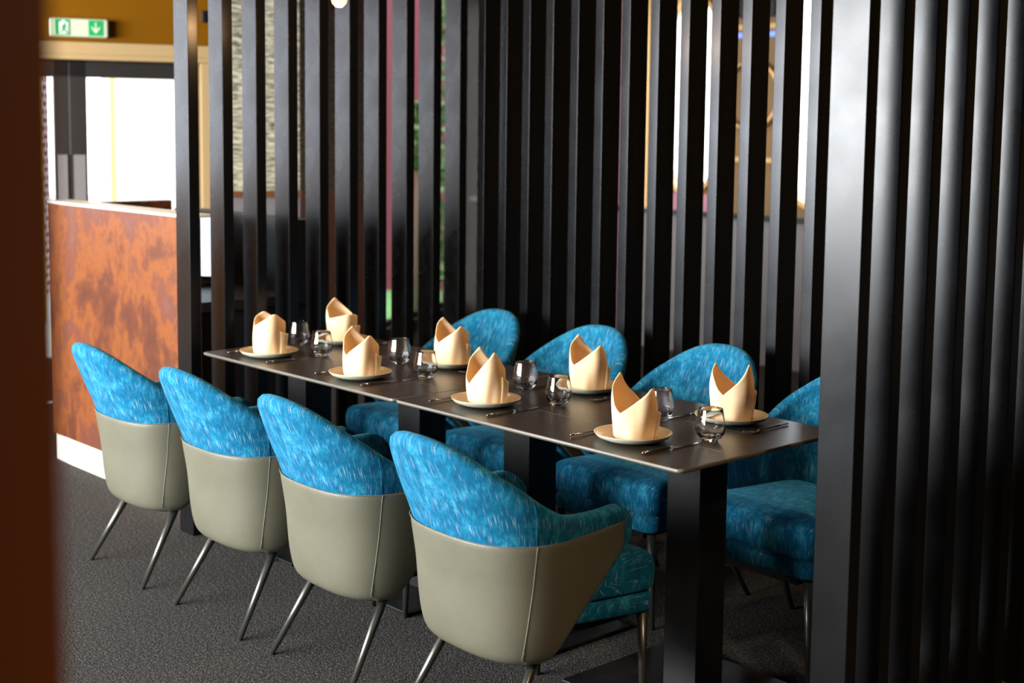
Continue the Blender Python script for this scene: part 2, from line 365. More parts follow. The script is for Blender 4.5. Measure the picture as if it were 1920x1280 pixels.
# plum panel under the first capsule window, brass strip at its left
def capsule(x0, x1, z0, z1, n=12):
    r_ = (x1-x0)/2; c = (x0+x1)/2; P = []
    for k in range(n+1):
        a = PI*k/n; P.append((c+r_*math.cos(a), z1-r_+r_*math.sin(a)))
    for k in range(n+1):
        a = PI+PI*k/n; P.append((c+r_*math.cos(a), z0+r_+r_*math.sin(a)))
    return P
for i, (a, b_, c, d) in enumerate(PILL):
    po, pi_ = capsule(a-0.035, b_+0.035, c-0.035, d+0.035), capsule(a, b_, c, d)
    N = len(po); V = [(x, YB-0.03, z) for x, z in po]+[(x, YB-0.03, z) for x, z in pi_]+[(x, YB+0.05, z) for x, z in po]+[(x, YB+0.05, z) for x, z in pi_]
    Fc = []
    for k in range(N):
        j = (k+1) % N
        Fc += [(k, j, N+j, N+k), (2*N+j, 2*N+k, 3*N+k, 3*N+j), (N+k, N+j, 3*N+j, 3*N+k), (k, 2*N+k, 2*N+j, j)]
    # corner fillers so that the capsule reads against the square opening
    o = struct(mesh('window_%d' % (5+i), V, Fc, M['gold']))
    sq = [(a-0.03, c-0.03), (b_+0.03, c-0.03), (b_+0.03, d+0.03), (a-0.03, d+0.03)]
    V2 = []; F2 = []
    for k, (x, z) in enumerate(pi_):
        cx_, cz_ = (a+b_)/2, (c+d)/2
        X2 = b_+0.03 if x > cx_ else a-0.03
        Z2 = d+0.03 if z > d-(b_-a)/2 else (c-0.03 if z < c+(b_-a)/2 else z)
        V2 += [(x, YB+0.02, z), (X2, YB+0.02, z), (x, YB+0.02, Z2)]
    base = 0
    NN = len(pi_)
    for k in range(NN-1):
        F2.append((3*k, 3*k+1, 3*(k+1)+1, 3*(k+1)))
    s_ = mesh('spandrel', V2, F2, M['ochre2'], o)
    md = s_.modifiers.new('solid', 'SOLIDIFY'); md.thickness = 0.01
    box('window_pane', a, b_, YB+0.03, YB+0.034, c, d, M['pane'], o)
GE = (E3-E2).normalized(); GN = Vector((-GE.y, GE.x, 0)); GL_ = (E3-E2).length
def gbox(name, lst, m, parent=None):
    V, Fc = [], []
    for (s0, s1, n0, n1, q0, q1) in lst:
        v, f = box_vf(s0, s1, n0, n1, q0, q1, base=len(V)); V += v; Fc += f
    return mesh(name, [E2 + GE*v[0] + GN*v[1] + Z_*v[2] for v in V], Fc, m, parent)
struct(gbox('wall_garden', [(0, GL_, 0, 0.15, 2.7, CEIL), (0, GL_, 0, 0.15, 0, 0.1)], M['darkwall']))
w7 = struct(gbox('window_7', [(0, GL_, 0.05, 0.1, 0.1, 0.14), (0, GL_, 0.05, 0.1, 2.66, 2.7), (0, 0.04, 0.05, 0.1, 0.14, 2.66), (GL_-0.04, GL_, 0.05, 0.1, 0.14, 2.66)], M['black']))
gbox('window_pane', [(0.04, GL_-0.04, 0.07, 0.075, 0.14, 2.66)], M['pane'], w7)
tag(box('plum_panel', -4.5, -3.93, YB-0.02, YB, 1.03, 1.15, M['pink']), 'plum coloured panel under the capsule window behind the long screen', 'wall panel')
tag(box('brass_strip', -4.76, -4.62, YB-0.03, YB, 1.03, 2.6, M['gold']), 'upright brass strip on the back wall seen between screen posts', 'trim strip')
tag(box('pink_strip', -5.02, -4.88, YB-0.03, YB, 0.05, 2.6, M['pink']), 'upright dusty pink strip on the back wall seen between screen posts', 'trim strip')
# brass ring ornament with crossbars
ro = thing('ring_ornament', 'brass ring with crossbars mounted on the back wall between the capsule windows', 'wall ornament', (-3.68, YB-0.04, 1.84))
V, Fc = [], []
n = 40
pts = [Vector((0.23*math.cos(2*PI*k/n), 0, 0.23*math.sin(2*PI*k/n))) for k in range(n+1)]
tube('ring', pts, 0.014, M['gold'], ro, 8)
box('crossbar', -0.3, 0.3, -0.01, 0.03, 0.44, 0.475, M['gold'], ro)
box('crossbar', -0.3, 0.3, -0.01, 0.03, -0.45, -0.42, M['gold'], ro)
vp = thing('vent_panel', 'dark perforated vent panel with a blue lit strip high on the back wall', 'vent', (-3.62, YB-0.03, 2.4))
boxes('grille', [(-0.3, 0.3, 0, 0.01, -0.04, 0.3)]+[(-0.3+0.05*k, -0.28+0.05*k, -0.02, 0.0, -0.04, 0.3) for k in range(13)]+[(-0.3, 0.3, -0.02, 0.0, -0.04+0.045*k, -0.03+0.045*k) for k in range(8)], M['doorframe'], vp)
box('lit_strip', -0.3, 0.3, -0.02, 0.01, -0.17, -0.14, M['cyanled'], vp)

# ---------------------------------------------------------------- outside, seen through the glass
struct(box('ground_outside', -30, 20, -25, 25, -0.3, -0.14, M['pave']))
def ob(name, s0, s1, n0, n1, z0, z1, m): return dbox(name, [(s0, s1, n0, n1, z0, z1)], m)
def wall_seg(name, a, b_, z0, z1, m, th=0.2): return vwall(name, Vector(a+(0,)), Vector(b_+(0,)), z0, z1, m, th)
tag(wall_seg('brick_house', (-12.0, 2.45), (-11.35, 3.32), -0.14, 4.0, M['brick'], 0.3), 'red brick house outside, seen in the narrow left door pane', 'building')
tag(box('yellow_pole', -9.44, -9.40, 2.44, 2.48, -0.14, 3.6, M['yellow']), 'yellow pole outside beside the brick house', 'pole')
tag(box('timber_post', -9.02, -8.98, 2.93, 2.97, -0.14, 3.6, M['pale_timber']), 'pale yellow post outside the right door pane', 'pole')
tag(wall_seg('pale_house', (-12.6, 4.6), (-10.4, 7.2), -0.14, 4.0, M['render'], 1.5), 'pale house outside filling the right door pane', 'building')
tag(wall_seg('red_wall_panel', (-10.2, 5.2), (-7.6, 8.4), -0.14, 4.5, M['red']), 'dark red garden wall outside the glazing behind the end screen', 'garden wall')
tag(wall_seg('pink_post', (-8.40, 4.83), (-8.34, 4.90), 1.25, 3.6, M['pinklit'], 0.05), 'bright pink upright outside the glazing behind the end screen', 'post')
tag(prism('lawn', [(-6.3, 3.5), (-7.0, 5.3), (-7.6, 8.2), (-10.1, 5.1), (-8.0, 3.3)], -0.139, -0.1, M['lawn']), 'strip of bright green lawn outside the glazing', 'lawn', kind='stuff')
def shrub(name, x, y, h, label, zlo=0.2, rad=0.34):
    t = thing(name, label, 'shrub', (x, y, -0.1))
    tube('trunk', [(0, 0, 0), (0.02, 0, h*(zlo+0.2))], [0.03, 0.02], M['bark'], t)
    V, Fc = [], []
    rnd = random.Random(int(x*10))
    for k in range(900):
        a = rnd.uniform(0, 2*PI); z = rnd.uniform(zlo, 1.0); rr = rad*math.sin(PI*min(1, (z-zlo)/(1-zlo)*0.9+0.08))**0.5*rnd.uniform(0.3, 1)
        p = Vector((rr*math.cos(a), rr*math.sin(a), z*h)); q = Vector((rnd.uniform(-1, 1), rnd.uniform(-1, 1), rnd.uniform(-1, 1))).normalized()*0.06
        w_ = q.cross(Vector((rnd.uniform(-1, 1), rnd.uniform(-1, 1), 0.3))).normalized()*0.025
        b0 = len(V); V += [p-q, p+w_, p+q, p-w_]; Fc.append((b0, b0+1, b0+2, b0+3))
    mesh('foliage', V, Fc, M['leaf'], t)
shrub('garden_shrub', -7.55, 5.15, 1.9, 'small round-headed shrub outside the garden glazing, the lower one', 0.7, 0.13)
shrub('garden_shrub', -7.03, 5.05, 3.7, 'tall leafy shrub outside the garden glazing near its right edge', 0.1, 0.2)

# ---------------------------------------------------------------- exit sign
sg = thing('exit_sign', 'green and white emergency exit sign above the glazed doors', 'exit sign', DP+DE*(-0.146)-DN*0.001+Z_*2.13, math.atan2(DE.y, DE.x))
box('housing', -0.16, 0.16, -0.07, 0.0, -0.05, 0.052, M['signwhite'], sg, bevel=0.012, seg=3)
pn = box('running_figure_panel', -0.128, -0.048, -0.073, -0.0705, -0.042, 0.044, M['signgreen'], sg)
# white doorway with a running figure in green
box('doorway', -0.108, -0.056, -0.0755, -0.073, -0.036, 0.03, M['white'], pn)
def poly(name, pts, y0, y1, m, parent):
    n_ = len(pts); V = [(x, y0, z) for x, z in pts]+[(x, y1, z) for x, z in pts]
    Fc = [tuple(range(n_)), tuple(range(n_, 2*n_))[::-1]]+[(k, (k+1) % n_, n_+(k+1) % n_, n_+k) for k in range(n_)]
    return mesh(name, V, Fc, m, parent)
V, Fc = [], []
def limb(a, b_, w_):
    a, b_ = Vector(a), Vector(b_); t_ = (b_-a).normalized(); p_ = Vector((-t_.y, t_.x))*w_
    q = [a+p_, b_+p_, b_-p_, a-p_]; base = len(V)
    V.extend([(v.x, -0.078, v.y) for v in q]+[(v.x, -0.0755, v.y) for v in q])
    Fc.extend([(base, base+1, base+2, base+3), (base+7, base+6, base+5, base+4)]+[(base+k, base+(k+1) % 4, base+4+(k+1) % 4, base+4+k) for k in range(4)])
limb((-0.078, 0.012), (-0.084, -0.010), 0.006); limb((-0.084, -0.010), (-0.070, -0.018), 0.0035); limb((-0.070, -0.018), (-0.064, -0.034), 0.0035)
limb((-0.084, -0.010), (-0.090, -0.022), 0.0035); limb((-0.090, -0.022), (-0.104, -0.024), 0.003); limb((-0.078, 0.010), (-0.064, 0.002), 0.0025); limb((-0.080, 0.010), (-0.096, 0.004), 0.0025)
limb((-0.080, 0.017), (-0.073, 0.022), 0.005)
mesh('running_figure', V, Fc, M['green'], pn)
ar = box('arrow_panel', 0.052, 0.132, -0.073, -0.0705, -0.042, 0.044, M['signgreen'], sg)
poly('down_arrow', [(0.088, 0.032), (0.096, 0.032), (0.096, -0.006), (0.118, 0.012), (0.112, -0.006), (0.092, -0.03), (0.072, -0.006), (0.066, 0.012), (0.088, -0.006)], -0.076, -0.073, M['signwhite'], ar)
box('status_light', -0.09, -0.076, -0.076, -0.072, 0.028, 0.036, M['led'], sg)
# small dark bracket on the wall to the right of the sign
tag(dbox('wall_sensor', [(0.545, 0.57, -0.03, 0.0, 2.19, 2.26)], M['black'], bevel=0.003), 'small black sensor on the ochre wall right of the exit sign', 'sensor')

# ---------------------------------------------------------------- reception counter
ct = thing('reception_counter', 'rust patinated copper reception counter with a pale plinth behind the table end', 'counter', (-4.07, 0.165, 0))
box('front_panel', 0, 1.32, 0, 0.06, 0.125, 1.225, M['copper'], ct, bevel=0.004)
box('side_panel', 0, 0.06, 0.06, 0.62, 0.125, 1.225, M['copper'], ct, bevel=0.004)
box('plinth', 0.012, 1.31, 0.012, 0.62, 0, 0.125, M['kick'], ct)
box('cabinet_body', 0.06, 1.30, 0.06, 0.60, 0.125, 0.84, M['black'], ct)
box('worktop', 0.06, 1.32, 0.06, 0.62, 0.84, 0.88, M['black'], ct)
box('top_ledge', -0.004, 1.324, -0.004, 0.13, 1.225, 1.237, M['kick'], ct, bevel=0.002)
box('rear_ledge', 0.3, 1.32, 0.50, 0.62, 0.88, 1.2, M['black'], ct)
mo = thing('monitor', 'white lit screen on the reception counter behind the screen posts', 'monitor', (-3.3, 0.5, 0.88), math.radians(38))
box('stand', -0.06, 0.06, -0.04, 0.06, 0.0, 0.012, M['black'], mo)
box('neck', -0.015, 0.015, 0.012, 0.03, 0.01, 0.08, M['black'], mo)
boxes('bezel', [(-0.13, 0.13, -0.01, 0.012, 0.035, 0.33)], M['black'], mo, bevel=0.003)
box('display', -0.12, 0.12, -0.013, -0.0105, 0.047, 0.318, M['screen'], mo)

# ---------------------------------------------------------------- slatted screens: three runs of steel posts
PL, PS, STEP = 0.105, 0.045, 0.1495
pz0, pz1 = 0.0, CEIL
def post(x0, y0, dx, dy, label, group):
    o = box('screen_post', -dx/2, dx/2, -dy/2, dy/2, pz0, pz1, M['post'], bevel=0.0025, seg=2, loc=(x0+dx/2, y0+dy/2, 0))
    return tag(o, label, 'screen post', group)
n = 10
protoE = None
for k in range(n):     # end screen by the counter
    lab = '%s black post from the left in the screen at the far table end' % ORD[k]
    if protoE is None: protoE = post(-2.5-PL, 0.033, PL, PS, lab, 'posts of the screen at the far table end')
    else: dup(protoE, (-2.5-PL/2, 0.033+PS/2+STEP*k, 0), label=lab)
protoB = None
BX = [-2.359+0.1456*k for k in range(13)]
BX = [-2.359, -2.215, -2.072, -1.931, -1.785, -1.645, -1.502, -1.352, -1.200, -1.052, -0.909, -0.763, -0.614, -0.468, -0.322, -0.176]
for k, x in enumerate(BX):   # long screen behind the far chairs; x is the right corner of each post
    lab = '%s black post from the left in the long screen behind the far chairs' % ORD[k]
    if protoB is None: protoB = post(x-PS, 1.4, PS, PL, lab, 'posts of the long screen behind the far chairs')
    else: dup(protoB, (x-PS/2, 1.4+PL/2, 0), label=lab)
NX, NY = 0.362, 0.212
protoN = None
for k in range(9):
    lab = '%s large blurred black post from the left in the near screen on the right' % ORD[k]
    if protoN is None: protoN = post(NX-PL, NY, PL, PS, lab, 'posts of the near screen on the right')
    else: dup(protoN, (NX-PL/2, NY+PS/2+STEP*k, 0), label=lab)

# brown wooden post close to the lens at the left edge
tag(box('brown_doorpost', 1.36, 1.506, -2.46, -2.295, 0, CEIL, M['brown'], bevel=0.004), 'blurred red-brown wooden doorpost close by at the left edge', 'doorpost')

# ---------------------------------------------------------------- tables
TL, TW, TZ = 1.181, 0.71, 0.75
def rounded(x0, x1, y0, y1, r_, n_=6):
    P = []
    for cx_, cy_, a0 in ((x1-r_, y1-r_, 0), (x0+r_, y1-r_, PI/2), (x0+r_, y0+r_, PI), (x1-r_, y0+r_, 1.5*PI)):
        for k in range(n_+1): P.append((cx_+r_*math.cos(a0+PI/2*k/n_), cy_+r_*math.sin(a0+PI/2*k/n_)))
    return P
def slab(name, P, rings, m, parent, mats=None, fm=None, **kw):
    """rings: (inset, z) list; P outline"""
    cx_ = sum(p[0] for p in P)/len(P); cy_ = sum(p[1] for p in P)/len(P)
    V, Fc, FM = [], [], []; N = len(P)
    hx = max(p[0] for p in P)-cx_; hy = max(p[1] for p in P)-cy_
    for ins, z in rings:
        V += [(cx_+(p[0]-cx_)*(1-ins/hx), cy_+(p[1]-cy_)*(1-ins/hy), z) for p in P]
    for i in range(len(rings)-1):
        for k in range(N):
            Fc.append((i*N+k, i*N+(k+1) % N, (i+1)*N+(k+1) % N, (i+1)*N+k)); FM.append(fm[i] if fm else 0)
    Fc.append(tuple(range(N))[::-1]); FM.append(0)
    Fc.append(tuple((len(rings)-1)*N+j for j in range(N))); FM.append(0)
    return mesh(name, V, Fc, m, parent, mats=mats, fmats=FM, **kw)
def make_table(x1, cols, label):
    t = thing('dining_table', label, 'table', (x1-TL/2, TW/2, 0), 0, 'dark dining tables pushed end to end')
    P = rounded(-TL/2+0.001, TL/2-0.001, -TW/2, TW/2, 0.018)
    slab('tabletop', P, [(0.010, TZ-0.014), (0.002, TZ-0.010), (0.0, TZ-0.006), (0.001, TZ-0.0015), (0.0028, TZ)], M['table'], t, mats=[M['table'], M['lit_table_edge']], fm=[1, 1, 1, 1])
    boxes('inlay_line', [(-TL/2+0.01, TL/2-0.01, -0.115, -0.1138, TZ-0.001, TZ+0.0002), (-TL/2+0.01, TL/2-0.01, 0.115, 0.1162, TZ-0.001, TZ+0.0002)], M['groove'], t)
    box('underframe', -TL/2+0.1, TL/2-0.1, -0.2, 0.2, TZ-0.04, TZ-0.0142, M['column'], t)
    for cx_ in cols:
        c = cx_-(x1-TL/2)
        box('column', c-0.06, c+0.06, -0.06, 0.06, 0.012, TZ-0.041, M['column'], t, bevel=0.003)
        hb = 0.29 if cx_ == -0.24 else 0.235
        box('base_plate', c-hb, c+hb, -0.24, 0.24, 0.0, 0.012, M['column'], t, bevel=0.003)
    return t
make_table(0.0, (-0.24, -0.93), 'dark stone-topped dining table at the near end, four places laid')
make_table(-TL, (-1.53+0.05, -2.17), 'dark stone-topped dining table at the far end beside the counter')

# ---------------------------------------------------------------- chairs
Y0 = -0.05                      # where the curved back turns into the straight arms
YF_ARM = 0.205
N_SE = 2.7
def path(u):                     # u 0 rear centre .. 1 arm front, normalised plan; returns (kx, kind, val)
    return u
_pts = []
for i in range(401):
    ph = i/400*PI/2
    _pts.append((math.sin(ph)**(2/N_SE), -math.cos(ph)**(2/N_SE)))
_len = [0]
for a_, b_ in zip(_pts, _pts[1:]): _len.append(_len[-1]+math.hypot((a_[0]-b_[0])*0.27, (a_[1]-b_[1])*0.29))
ARC = _len[-1]; ARMLEN = YF_ARM-Y0; UB = ARC/(ARC+ARMLEN)
def plan(u):
    """-> (kx, ky, s): unit plan coords on the curved back, or s>0 along the arm"""
    if u <= UB:
        L_ = u/UB*ARC
        lo = 0
        for i in range(400):
            if _len[i+1] >= L_: lo = i; break
        else: lo = 399
        t_ = (L_-_len[lo])/max(1e-9, _len[lo+1]-_len[lo])
        return (_pts[lo][0]*(1-t_)+_pts[lo+1][0]*t_, _pts[lo][1]*(1-t_)+_pts[lo+1][1]*t_, 0.0)
    return (1.0, 0.0, (u-UB)/(1-UB))
def interp(x, tab):
    if x <= tab[0][0]: return tab[0][1]
    for (a, va), (b_, vb) in zip(tab, tab[1:]):
        if x <= b_:
            t_ = (x-a)/(b_-a); t_ = t_*t_*(3-2*t_) if False else t_
            return va+(vb-va)*t_
    return tab[-1][1]
HW = [(0.26, 0.218), (0.30, 0.232), (0.36, 0.240), (0.46, 0.246), (0.58, 0.253), (0.66, 0.27), (0.74, 0.265), (0.84, 0.24)]
DD = [(0.26, 0.210), (0.30, 0.222), (0.36, 0.229), (0.46, 0.236), (0.58, 0.258), (0.66, 0.294), (0.74, 0.33), (0.84, 0.375)]
def ztop(u):
    a = min(1.0, abs(u)/(UB*1.02))
    z = 0.632+0.203*(0.5+0.5*math.cos(PI*a**1.35))**0.95
    s = max(0, (abs(u)-UB)/(1-UB))
    return z - 0.006*math.sin(PI*min(1, s*1.2)) - (0.06*max(0, (s-0.72)/0.28)**2)
def zbot(u):
    s = max(0, (abs(u)-UB*0.93)/(1-UB*0.93))
    return 0.28+0.265*s**1.1
def outer(u, z):
    kx, ky, s = plan(abs(u)); sg_ = 1 if u >= 0 else -1
    hw = interp(z, HW); d = interp(z, DD)-abs(Y0)
    x = sg_*kx*hw; y = Y0+ky*d
    if s > 0:
        y = Y0 + s*ARMLEN
        x = sg_*(hw - 0.022*s*s)
    return Vector((x, y, z))
def normal(u, z):
    e = 1e-3
    a = outer(min(1, u+e), z)-outer(max(-1, u-e), z); b_ = outer(u, z+0.004)-outer(u, z-0.004)
    return a.cross(b_).normalized()      # points outwards
def shell_solid(name, us, zfun, rows, off_out, off_in, m, parent, subsurf=1, thick_fn=None):
    A, B, UVs = [], [], []
    for u in us:
        lo, hi = zfun(u)
        for j in range(rows+1):
            z = lo+(hi-lo)*j/rows; p = outer(u, z); n_ = normal(u, z); UVs.append((u*0.62, z+0.12*u*u))
            k = thick_fn(u, j/rows) if thick_fn else 1.0
            A.append(p+n_*off_out); B.append(p-n_*off_in*k)
    V = A+B; nA = len(A); R = rows+1; Fc = []
    nu = len(us)
    for i in range(nu-1):
        for j in range(rows):
            a = i*R+j; Fc.append((a, a+R, a+R+1, a+1)); Fc.append((nA+a, nA+a+1, nA+a+R+1, nA+a+R))
        a = i*R; Fc.append((a, nA+a, nA+a+R, a+R)); a = i*R+rows; Fc.append((a, a+R, nA+a+R, nA+a))
    for j in range(rows):
        Fc.append((j, j+1, nA+j+1, nA+j)); a = (nu-1)*R+j; Fc.append((a, nA+a, nA+a+1, a+1))
    return mesh(name, V, Fc, m, parent, uv=UVs+UVs, smooth=True, subsurf=subsurf)
ZL = 0.578
def make_chair():
    t = thing('tub_chair', '', 'chair', (0, 0, 0), 0, '')
    us = [-1+2*i/40 for i in range(41)]
    sh = shell_solid('backrest', us, lambda u: (zbot(u), ztop(u)), 12, 0.0, 0.042, M['fabric'], t, 1)
    # leather skin on the lower outside, rolled under at the bottom
    US = UB+(1-UB)*0.80
    ul = [-US+2*US*i/36 for i in range(37)]
    def lz(u):
        s = max(0, (abs(u)-UB*0.93)/(1-UB*0.93)); return (min(zbot(u)+0.03*min(1, s*3)+0.002, ZL+0.008*s*2-0.012), ZL+0.018*s)
    A = []; rows = 8
    V, Fc = [], []
    ins = [(-0.12, 0.240), (-0.075, 0.242), (-0.038, 0.249), (-0.012, 0.262)]
    R = rows+1+len(ins)
    for u in ul:
        lo, hi = lz(u)
        col = []
        s = max(0, (abs(u)-UB*0.93)/(1-UB*0.93))
        p0 = outer(u, lo); n0 = normal(u, lo); n0.z = 0; n0.normalize()
        for dn_, z in ins:
            if s > 0: col.append(p0+n0*(0.004+dn_*0.12)+Vector((0, 0, 0.0015*(dn_*10))))
            else: col.append(Vector((p0.x, p0.y, z))+n0*(0.004+dn_))
        for j in range(rows+1):
            z = lo+(hi-lo)*j/rows; col.append(outer(u, z)+normal(u, z)*0.0045)
        V += col
    nu = len(ul)
    for i in range(nu-1):
        for j in range(R-1):
            a = i*R+j; Fc.append((a, a+R, a+R+1, a+1))
    le = mesh('leather_shell', V, Fc, M['leather'], t, smooth=True)
    md = le.modifiers.new('solid', 'SOLIDIFY'); md.thickness = 0.006; md.offset = 0
    md = le.modifiers.new('sub', 'SUBSURF'); md.levels = 1; md.render_levels = 1
    # seams
    for sg_ in (-1, 1):
        us_ = sg_*UB*0.70
        pts = [outer(us_*(1-0.16*(1-k/14)), 0.275+(ZL-0.275)*k/14)+normal(us_*(1-0.16*(1-k/14)), 0.275+(ZL-0.275)*k/14)*0.0068 for k in range(15)]
        tube('side_seam', pts, 0.0012, M['thread'], t, 6)
        pts = [outer(us_, ZL+(ztop(us_)-0.02-ZL)*k/6)+normal(us_, ZL+(ztop(us_)-0.02-ZL)*k/6)*0.001 for k in range(7)]
        tube('fabric_seam', pts, 0.0012, M['fabric'], t, 6)
    pts = [outer(u, lz(u)[1])+normal(u, lz(u)[1])*0.0075 for u in [-US*0.98+2*US*0.98*i/60 for i in range(61)]]
    tube('stitch_line', pts, 0.0008, M['thread'], t, 6)
    # seat: upholstered pan and a thick cushion
    def cushion(name, hw0, hw1, y0, y1, z0, z1, crown, m, rnd):
        V, Fc = [], []; nx, ny = 14, 14
        P = rounded(-hw1, hw1, y0, y1, rnd, 6); N = len(P)
        cx_, cy_ = 0, (y0+y1)/2
        def tp(p):
            f_ = (p[1]-y0)/(y1-y0); return (p[0]*(hw0+(hw1-hw0)*f_)/hw1, p[1])
        rings = [(0.85, z0), (0.97, z0), (1.0, z0+0.012), (1.012, (z0+z1)/2), (1.0, z1-0.02), (0.965, z1-0.004), (0.9, z1+crown*0.35), (0.7, z1+crown*0.75), (0.4, z1+crown), (0.12, z1+crown)]
        for k_, z in rings:
            for p in P:
                q = tp(p); V.append((cx_+(q[0]-cx_)*k_, cy_+(q[1]-cy_)*k_, z))
        for i in range(len(rings)-1):
            for k in range(N): Fc.append((i*N+k, i*N+(k+1) % N, (i+1)*N+(k+1) % N, (i+1)*N+k))
        Fc.append(tuple(range(N))[::-1]); Fc.append(tuple((len(rings)-1)*N+j for j in range(N)))
        return mesh(name, V, Fc, m, t, uv=[(v[0], v[1]-v[2]) for v in V], smooth=True, subsurf=1)
    cushion('seat_cushion', 0.165, 0.247, -0.165, 0.3, 0.375, 0.475, 0.014, M['fabric'], 0.06)
    cushion('seat_base', 0.15, 0.24, -0.145, 0.29, 0.315, 0.378, 0.0, M['fabric'], 0.05)
    box('seat_pan', -0.16, 0.16, -0.13, 0.25, 0.285, 0.317, M['column'], t)
    for sx in (-1, 1):
        for (ya, yb, xa) in ((-0.06, -0.245, 0.165), (0.262, 0.262, 0.205)):
            tube('leg', [(sx*xa, ya, 0.31), (sx*(0.21 if yb < 0 else 0.218), yb, 0.0)], [0.0145, 0.0085], M['leg'], t, 14)
    return t
ch0 = make_chair()
NEAR = [(-2.262, 0.03), (-1.632, 0.02), (-1.045, 0.04), (-0.415, 0.04)]
FAR = [(-2.07, 0.9), (-1.47, 0.9), (-0.865, 0.9), (-0.26, 0.9)]
nl = ['grey-backed blue tub chair in front of the copper counter, farthest of the near row', 'blue tub chair second from the counter in the near row, grey leather back', 'blue tub chair third from the counter in the near row, beside the nearest one', 'nearest blue tub chair, showing its arm and seat at the near table end']
fl = ['farthest blue tub chair across the table, next to the far end screen', 'second blue tub chair across the table from the counter end', 'blue tub chair across the table with its whole back showing between two napkins', 'blue tub chair across the table half hidden by the near screen']
first = True
for (x, a), lab in zip(NEAR, nl):
    if first: c = ch0; first = False
    else: c = dup(ch0)
    c.location = (x, -0.165, 0); c.rotation_euler = (0, 0, -a); c['label'] = lab; c['group'] = 'blue tub chairs on the near side of the tables'
for (x, y), lab in zip(FAR, fl):
    c = dup(ch0, (x, y, 0), PI, lab); c['group'] = 'blue tub chairs on the far side of the tables'

# ---------------------------------------------------------------- tableware
PLN = [(-2.127, 0.147), (-1.555, 0.146), (-0.935, 0.17), (-0.311, 0.16)]
PLF = [(-2.211, 0.535), (-1.532, 0.53), (-0.894, 0.575), (-0.291, 0.563)]
SEATS = [('near', k, p) for k, p in enumerate(PLN)] + [('far', k, p) for k, p in enumerate(PLF)]
POS = {('near', 0): 'at the corner nearest the counter, near side', ('near', 1): 'second place from the counter, near side', ('near', 2): 'third place from the counter, near side', ('near', 3): 'near side, closest to the near table end',
       ('far', 0): 'at the counter end, far side', ('far', 1): 'second place from the counter, far side', ('far', 2): 'third place from the counter, far side', ('far', 3): 'far side, by the near screen'}
plate0 = None
prof = [(0.0, 0.0), (0.062, 0.0), (0.078, 0.004), (0.100, 0.013), (0.107, 0.022), (0.108, 0.0235), (0.1055, 0.0238), (0.097, 0.0165), (0.082, 0.0085), (0.063, 0.0065), (0.0, 0.006)]
def make_plate():
    V, Fc, FM = [], [], []; n_ = 64
    pr = prof[1:-1]
    for (r_, z) in pr:
        for k in range(n_): V.append((r_*math.cos(2*PI*k/n_), r_*math.sin(2*PI*k/n_), z))
    for i in range(len(pr)-1):
        for k in range(n_): Fc.append((i*n_+k, i*n_+(k+1) % n_, (i+1)*n_+(k+1) % n_, (i+1)*n_+k)); FM.append(0 if i >= 4 else 1)
    Fc.append(tuple(range(n_))[::-1]); FM.append(1); Fc.append(tuple((len(pr)-1)*n_+j for j in range(n_))); FM.append(0)
    return mesh('plate', V, Fc, M['plate'], smooth=True, mats=[M['plate'], M['plate_out']], fmats=FM)
